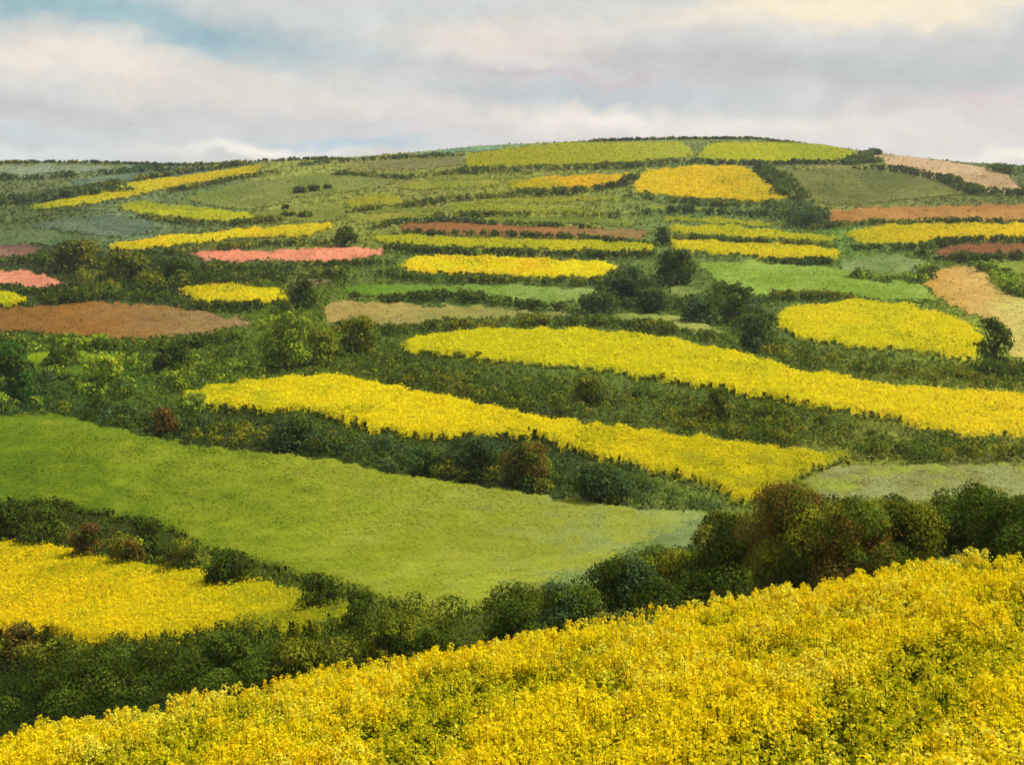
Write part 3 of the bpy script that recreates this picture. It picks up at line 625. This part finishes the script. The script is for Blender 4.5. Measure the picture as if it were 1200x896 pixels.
# ------------------------------------------------------------------ the near canola crop
def near_crop():
    acc = Acc(); n = 66000
    y = rng.uniform(3.2, 21.5, n); q = rng.uniform(-1, 1, n); x = q*(.53*y+5.5)
    k = (np.abs(x) < .5*y+.8) | (rng.random(n) < .6); x = x[k]; y = y[k]
    t = x/y; ye = NA/np.maximum((edge_row(t)-300)/F-NB+NC*t, .08)
    ye = ye+.35*(fbm(x*1.3, y*0, 4)-.5)
    k = (y < ye-.05) ; x = x[k]; y = y[k]; ye = ye[k]
    # dense flower masses with looser green gaps between
    dn = fbm(x*1.05, y*.6, 61, 5); dn2 = fbm(x*2.6, y*2.0, 71, 3)
    rim = sstep(3.0, .4, ye-y)
    keep = rng.random(len(x)) < np.clip((dn-.455)*9+rim*.9+.12, .20, 1)
    x = x[keep]; y = y[keep]; dn = dn[keep]; dn2 = dn2[keep]; rim = rim[keep]
    zg = zground(x, y)
    hgt = CROP*(.88+.22*(dn2-.5)+.30*(dn-.5)*(1-rim)+rng.normal(size=len(x))*.05)
    N = len(x)
    lean = rng.normal(size=(N, 2))*.06
    base = np.stack([x, y, zg], 1); top = np.stack([x+lean[:, 0], y+lean[:, 1], zg+hgt], 1)
    # stems: a thin tapering three-sided ribbon of two quads
    w = .006
    for dx, dy in ((w, 0), (0, w)):
        o = np.array([dx, dy, 0]); lo = base+(top-base)*.35
        v = np.stack([lo-o, lo+o, top+o*.5, top-o*.5], 1).reshape(-1, 3)
        acc.add(v, np.arange(4*N).reshape(-1, 4), np.repeat(alb((110, 128, 30))*rng.uniform(.7, 1.2, (N, 1)), 4, 0))
    # flower racemes: petals round the tip
    np_ = 34; idx = np.repeat(np.arange(N), np_); M = len(idx)
    th = rng.uniform(0, 2*math.pi, M); hz = rng.beta(2.0, 1.5, M); rr = (.022+.052*(1-hz)**.7)*rng.uniform(.5, 1.15, M)*rng.uniform(.8, 1.35, N)[idx]
    p = top[idx]+np.stack([np.cos(th)*rr, np.sin(th)*rr, (hz-.75)*.15], 1)
    nr = np.stack([np.cos(th)*.6, np.sin(th)*.6, np.full(M, .75)], 1)+rng.normal(size=(M, 3))*.4
    v, f = quads(p, nr, rng.uniform(.014, .027, M)*(1+.02*y[idx]))
    pal = np.stack([alb(c) for c in ((255,228,0),(255,234,0),(254,218,0),(255,242,70),(230,208,4))])
    pc = pal[(np.clip(.42+1.5*(fbm(x*.8, y*.8, 91)-.5)+rng.normal(size=N)*.18, 0, .99)*4).astype(int)]
    c = pc[idx]*rng.uniform(.88, 1.12, (M, 1))
    gy = np.clip((.56-dn)*9, 0, 1)[idx]*(1-rim[idx]); q = rng.random(M) < gy*.62; c[q] = alb((206, 198, 16))
    pp = sstep(.62, .75, fbm(x*1.7, y*1.7, 15))[idx]; q = rng.random(M) < .02+.4*pp; c[q] = pal[3]
    q = rng.random(M) < .05; c[q] = alb((168, 168, 30))
    acc.add(v, f, np.repeat(np.clip(c, 0, .9), 4, 0))
    # leaves and pods lower on the stems
    nl = 10; idx = np.repeat(np.arange(N), nl); M = len(idx)
    th = rng.uniform(0, 2*math.pi, M); fr = rng.uniform(.35, .92, M); rr = rng.uniform(.02, .12, M)
    p = base[idx]*(1-fr[:, None])+top[idx]*fr[:, None]+np.stack([np.cos(th)*rr, np.sin(th)*rr, np.zeros(M)], 1)
    nr = rng.normal(size=(M, 3)); nr[:, 2] = np.abs(nr[:, 2])+.5
    v, f = quads(p, nr, rng.uniform(.03, .085, M)*(1.15-.5*fr), aspect=rng.uniform(.35, .8, M))
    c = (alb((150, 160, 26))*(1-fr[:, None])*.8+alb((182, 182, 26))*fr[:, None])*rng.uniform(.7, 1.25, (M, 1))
    acc.add(v, f, np.repeat(c, 4, 0))
    # broad basal leaves everywhere, also in the gaps
    M = 85000; yy = rng.uniform(3.2, 21.5, M); xx = rng.uniform(-1, 1, M)*(.53*yy+5.5)
    t = xx/yy; ye = NA/np.maximum((edge_row(t)-300)/F-NB+NC*t, .08); k = yy < ye-.1; xx = xx[k]; yy = yy[k]; M = len(xx)
    hh = rng.uniform(.35, .86, M)*CROP
    nr = rng.normal(size=(M, 3))*.6; nr[:, 2] = np.abs(nr[:, 2])+.6
    v, f = quads(np.stack([xx, yy, zground(xx, yy)+hh], 1), nr, rng.uniform(.04, .095, M), aspect=rng.uniform(.4, .9, M))
    c = alb((188, 186, 12))*rng.uniform(.6, 1.3, (M, 1))+.0
    acc.add(v, f, np.repeat(c, 4, 0))
    o = acc.build('canola_crop', M_PETAL)
    tag(o, 'near field of tall flowering canola filling the foreground', 'canola crop', kind='stuff')
near_crop()

# ------------------------------------------------------------------ haze
def haze():
    import bmesh
    bm = bmesh.new(); bmesh.ops.create_cube(bm, size=1)
    me = bpy.data.meshes.new('haze'); 
    X0, X1, Y0, Y1, Z0, Z1 = -6800, 6800, -80, 4300, -120, 110
    for v in bm.verts:
        v.co = (X0 if v.co.x < 0 else X1, Y0 if v.co.y < 0 else Y1, Z0 if v.co.z < 0 else Z1)
    bm.to_mesh(me); bm.free()
    m = bpy.data.materials.new('haze_air'); m.use_nodes = True; N = m.node_tree.nodes; N.clear()
    o = N.new('ShaderNodeOutputMaterial'); p = N.new('ShaderNodeVolumePrincipled')
    p.inputs['Color'].default_value = (.86, .92, 1, 1); p.inputs['Density'].default_value = .00011
    p.inputs['Anisotropy'].default_value = .2
    m.node_tree.links.new(p.outputs[0], o.inputs['Volume'])
    me.materials.append(m); ob = bpy.data.objects.new('haze', me); COL.objects.link(ob)
    tag(ob, 'thin pale blue haze lying over the distant hillside', 'haze', kind='stuff')
USE_HAZE = True
if USE_HAZE: haze()

# ------------------------------------------------------------------ light and sky
SUN_EL, SUN_AZ = 55.0, 80.0          # azimuth measured from +Y towards +X (right, a little ahead)
sd = bpy.data.lights.new('sun', 'SUN'); sd.energy = 4.2; sd.angle = R(1.5); sd.color = (1, .95, .82)
so = bpy.data.objects.new('sun', sd); COL.objects.link(so)
so.rotation_euler = (R(90-SUN_EL), 0, R(180-SUN_AZ)); so.location = (0, 0, 200)

w = bpy.data.worlds.new('World'); sc.world = w; w.use_nodes = True
nt = w.node_tree; N = nt.nodes; L = nt.links; N.clear()
out = N.new('ShaderNodeOutputWorld')
sky = N.new('ShaderNodeTexSky'); sky.sky_type = 'NISHITA'; sky.sun_disc = False
sky.sun_elevation = R(SUN_EL); sky.sun_rotation = R(SUN_AZ)
bg1 = N.new('ShaderNodeBackground'); bg1.inputs[1].default_value = .10; L.new(sky.outputs[0], bg1.inputs[0])
EXPO = .5
bg2 = N.new('ShaderNodeBackground'); bg2.inputs[0].default_value = (*[float(k)/2**EXPO for k in lin((212, 212, 212))], 1)
mxs = N.new('ShaderNodeMixShader'); mxs.inputs[0].default_value = .9
L.new(bg1.outputs[0], mxs.inputs[1]); L.new(bg2.outputs[0], mxs.inputs[2]); L.new(mxs.outputs[0], out.inputs[0])
# the cloudy sky low over the hill: a curved backdrop 14 km away
def sky_backdrop():
    RAD = 14000.0
    A = np.radians(np.linspace(-75, 75, 1100)); E = np.radians(np.concatenate([np.linspace(-2, 14, 420), np.linspace(14.3, 50, 110)]))
    Am, Em = np.meshgrid(A, E)
    X = np.sin(Am)*np.cos(Em)*RAD; Y = np.cos(Am)*np.cos(Em)*RAD; Z = np.sin(Em)*RAD+EYE
    u = 600+F*Am*1.03; v = 300-F*Em*1.02
    u = u+34*(fbm(u/110, v/45, 301, 5)-.5)*2; v = v+22*(fbm(u/80, v/45, 302, 5)-.5)*2
    u = u+9*(fbm(u/22, v/11, 303, 4)-.5)*2; v = v+6*(fbm(u/20, v/10, 304, 4)-.5)*2
    c = np.ones(u.shape+(3,))*np.array([206, 209, 210.])
    for (bu, bv, su, sv, col, k, tl) in [
      (1000,190,500,60,(224,218,215),.8,0), (500,150,320,45,(216,211,212),.8,0),
      (60,20,180,19,(150,184,196),1,-.09), (255,55,150,20,(146,180,196),1,-.10), (430,66,120,26,(184,199,207),.8,0),
      (90,84,200,28,(232,223,211),1,-.06), (340,110,170,24,(224,217,210),.8,-.05),
      (50,136,170,13,(196,192,198),.95,-.03), (300,150,240,13,(201,201,206),.8,0), (40,165,160,12,(200,210,216),.8,0),
      (570,50,130,28,(233,221,210),.9,.03), (760,30,190,15,(228,219,209),.7,0), (560,100,120,16,(214,210,208),.7,0),
      (700,112,230,14,(184,194,203),.95,.03), (690,90,200,9,(196,189,198),.8,.04), (880,80,230,13,(190,186,193),.9,.08),
      (640,140,170,12,(228,222,217),.8,0), (735,137,85,13,(243,236,226),.9,0), (900,146,170,11,(233,226,219),.8,0), (1010,16,240,20,(248,234,210),1,0),
      (1060,86,220,20,(188,193,197),.9,.02), (1180,58,150,15,(198,199,202),.7,0), (1150,128,130,13,(210,199,202),.85,0),
      (400,171,110,7,(176,200,216),.9,0), (275,182,90,7,(248,243,232),1,0), (30,186,140,7,(214,224,226),.8,0),
      (1190,186,80,7,(246,239,226),1,0), (500,18,230,11,(200,208,212),.7,0), (1050,160,160,10,(226,217,214),.7,0)]:
        du = (u-bu); dv = (v-bv)+du*tl*(1 if bu < 500 else -1)
        g = np.exp(-(du/su)**2-(dv/sv)**2)
        g = np.clip(g*(.75+.6*fbm(u/60, v/20, bu, 4)), 0, 1)*k
        c = c*(1-g[..., None])+np.array(col, float)*g[..., None]
    c = c+((fbm(u/38, v/22, 305, 6)-.5)*18+(fbm(u/8, v/5, 306, 3)-.5)*7)[..., None]
    c = c+np.array([6, 5, 2])
    n, m = u.shape; i = np.arange(n*m).reshape(n, m)
    f = np.stack([i[:-1, :-1], i[:-1, 1:], i[1:, 1:], i[1:, :-1]], -1).reshape(-1, 4)
    mt = bpy.data.materials.new('cloudy_sky'); mt.use_nodes = True; q = mt.node_tree; q.nodes.clear()
    o = q.nodes.new('ShaderNodeOutputMaterial'); e = q.nodes.new('ShaderNodeEmission'); a = q.nodes.new('ShaderNodeAttribute'); a.attribute_name = 'tint'
    q.links.new(a.outputs['Color'], e.inputs[0]); q.links.new(e.outputs[0], o.inputs[0])
    mt.cycles.emission_sampling = 'NONE'
    ob = mesh_obj('sky', np.stack([X.ravel(), Y.ravel(), Z.ravel()], 1), f, lin(np.clip(c.reshape(-1, 3), 0, 255))/2**EXPO, mt, smooth=True)
    tag(ob, 'pale cloudy sky with cream clouds, lavender bands and a blue gap at upper left', 'sky', kind='structure')
sky_backdrop()

# ------------------------------------------------------------------ camera
cd = bpy.data.cameras.new('camera'); cd.sensor_width = 36; cd.sensor_fit = 'HORIZONTAL'; cd.lens = F/1200*36
cd.shift_y = -148/1200; cd.clip_start = .1; cd.clip_end = 30000
co = bpy.data.objects.new('camera', cd); COL.objects.link(co); co.location = (0, 0, EYE); co.rotation_euler = (R(90), 0, 0)
sc.camera = co
sc.view_settings.view_transform = 'Standard'; sc.view_settings.look = 'None'; sc.view_settings.gamma = 1
sc.view_settings.exposure = EXPO; sc.view_settings.use_curve_mapping = False
sc.render.engine = 'CYCLES'
sc.cycles.max_bounces = 5; sc.cycles.diffuse_bounces = 3; sc.cycles.transmission_bounces = 3; sc.cycles.volume_bounces = 0
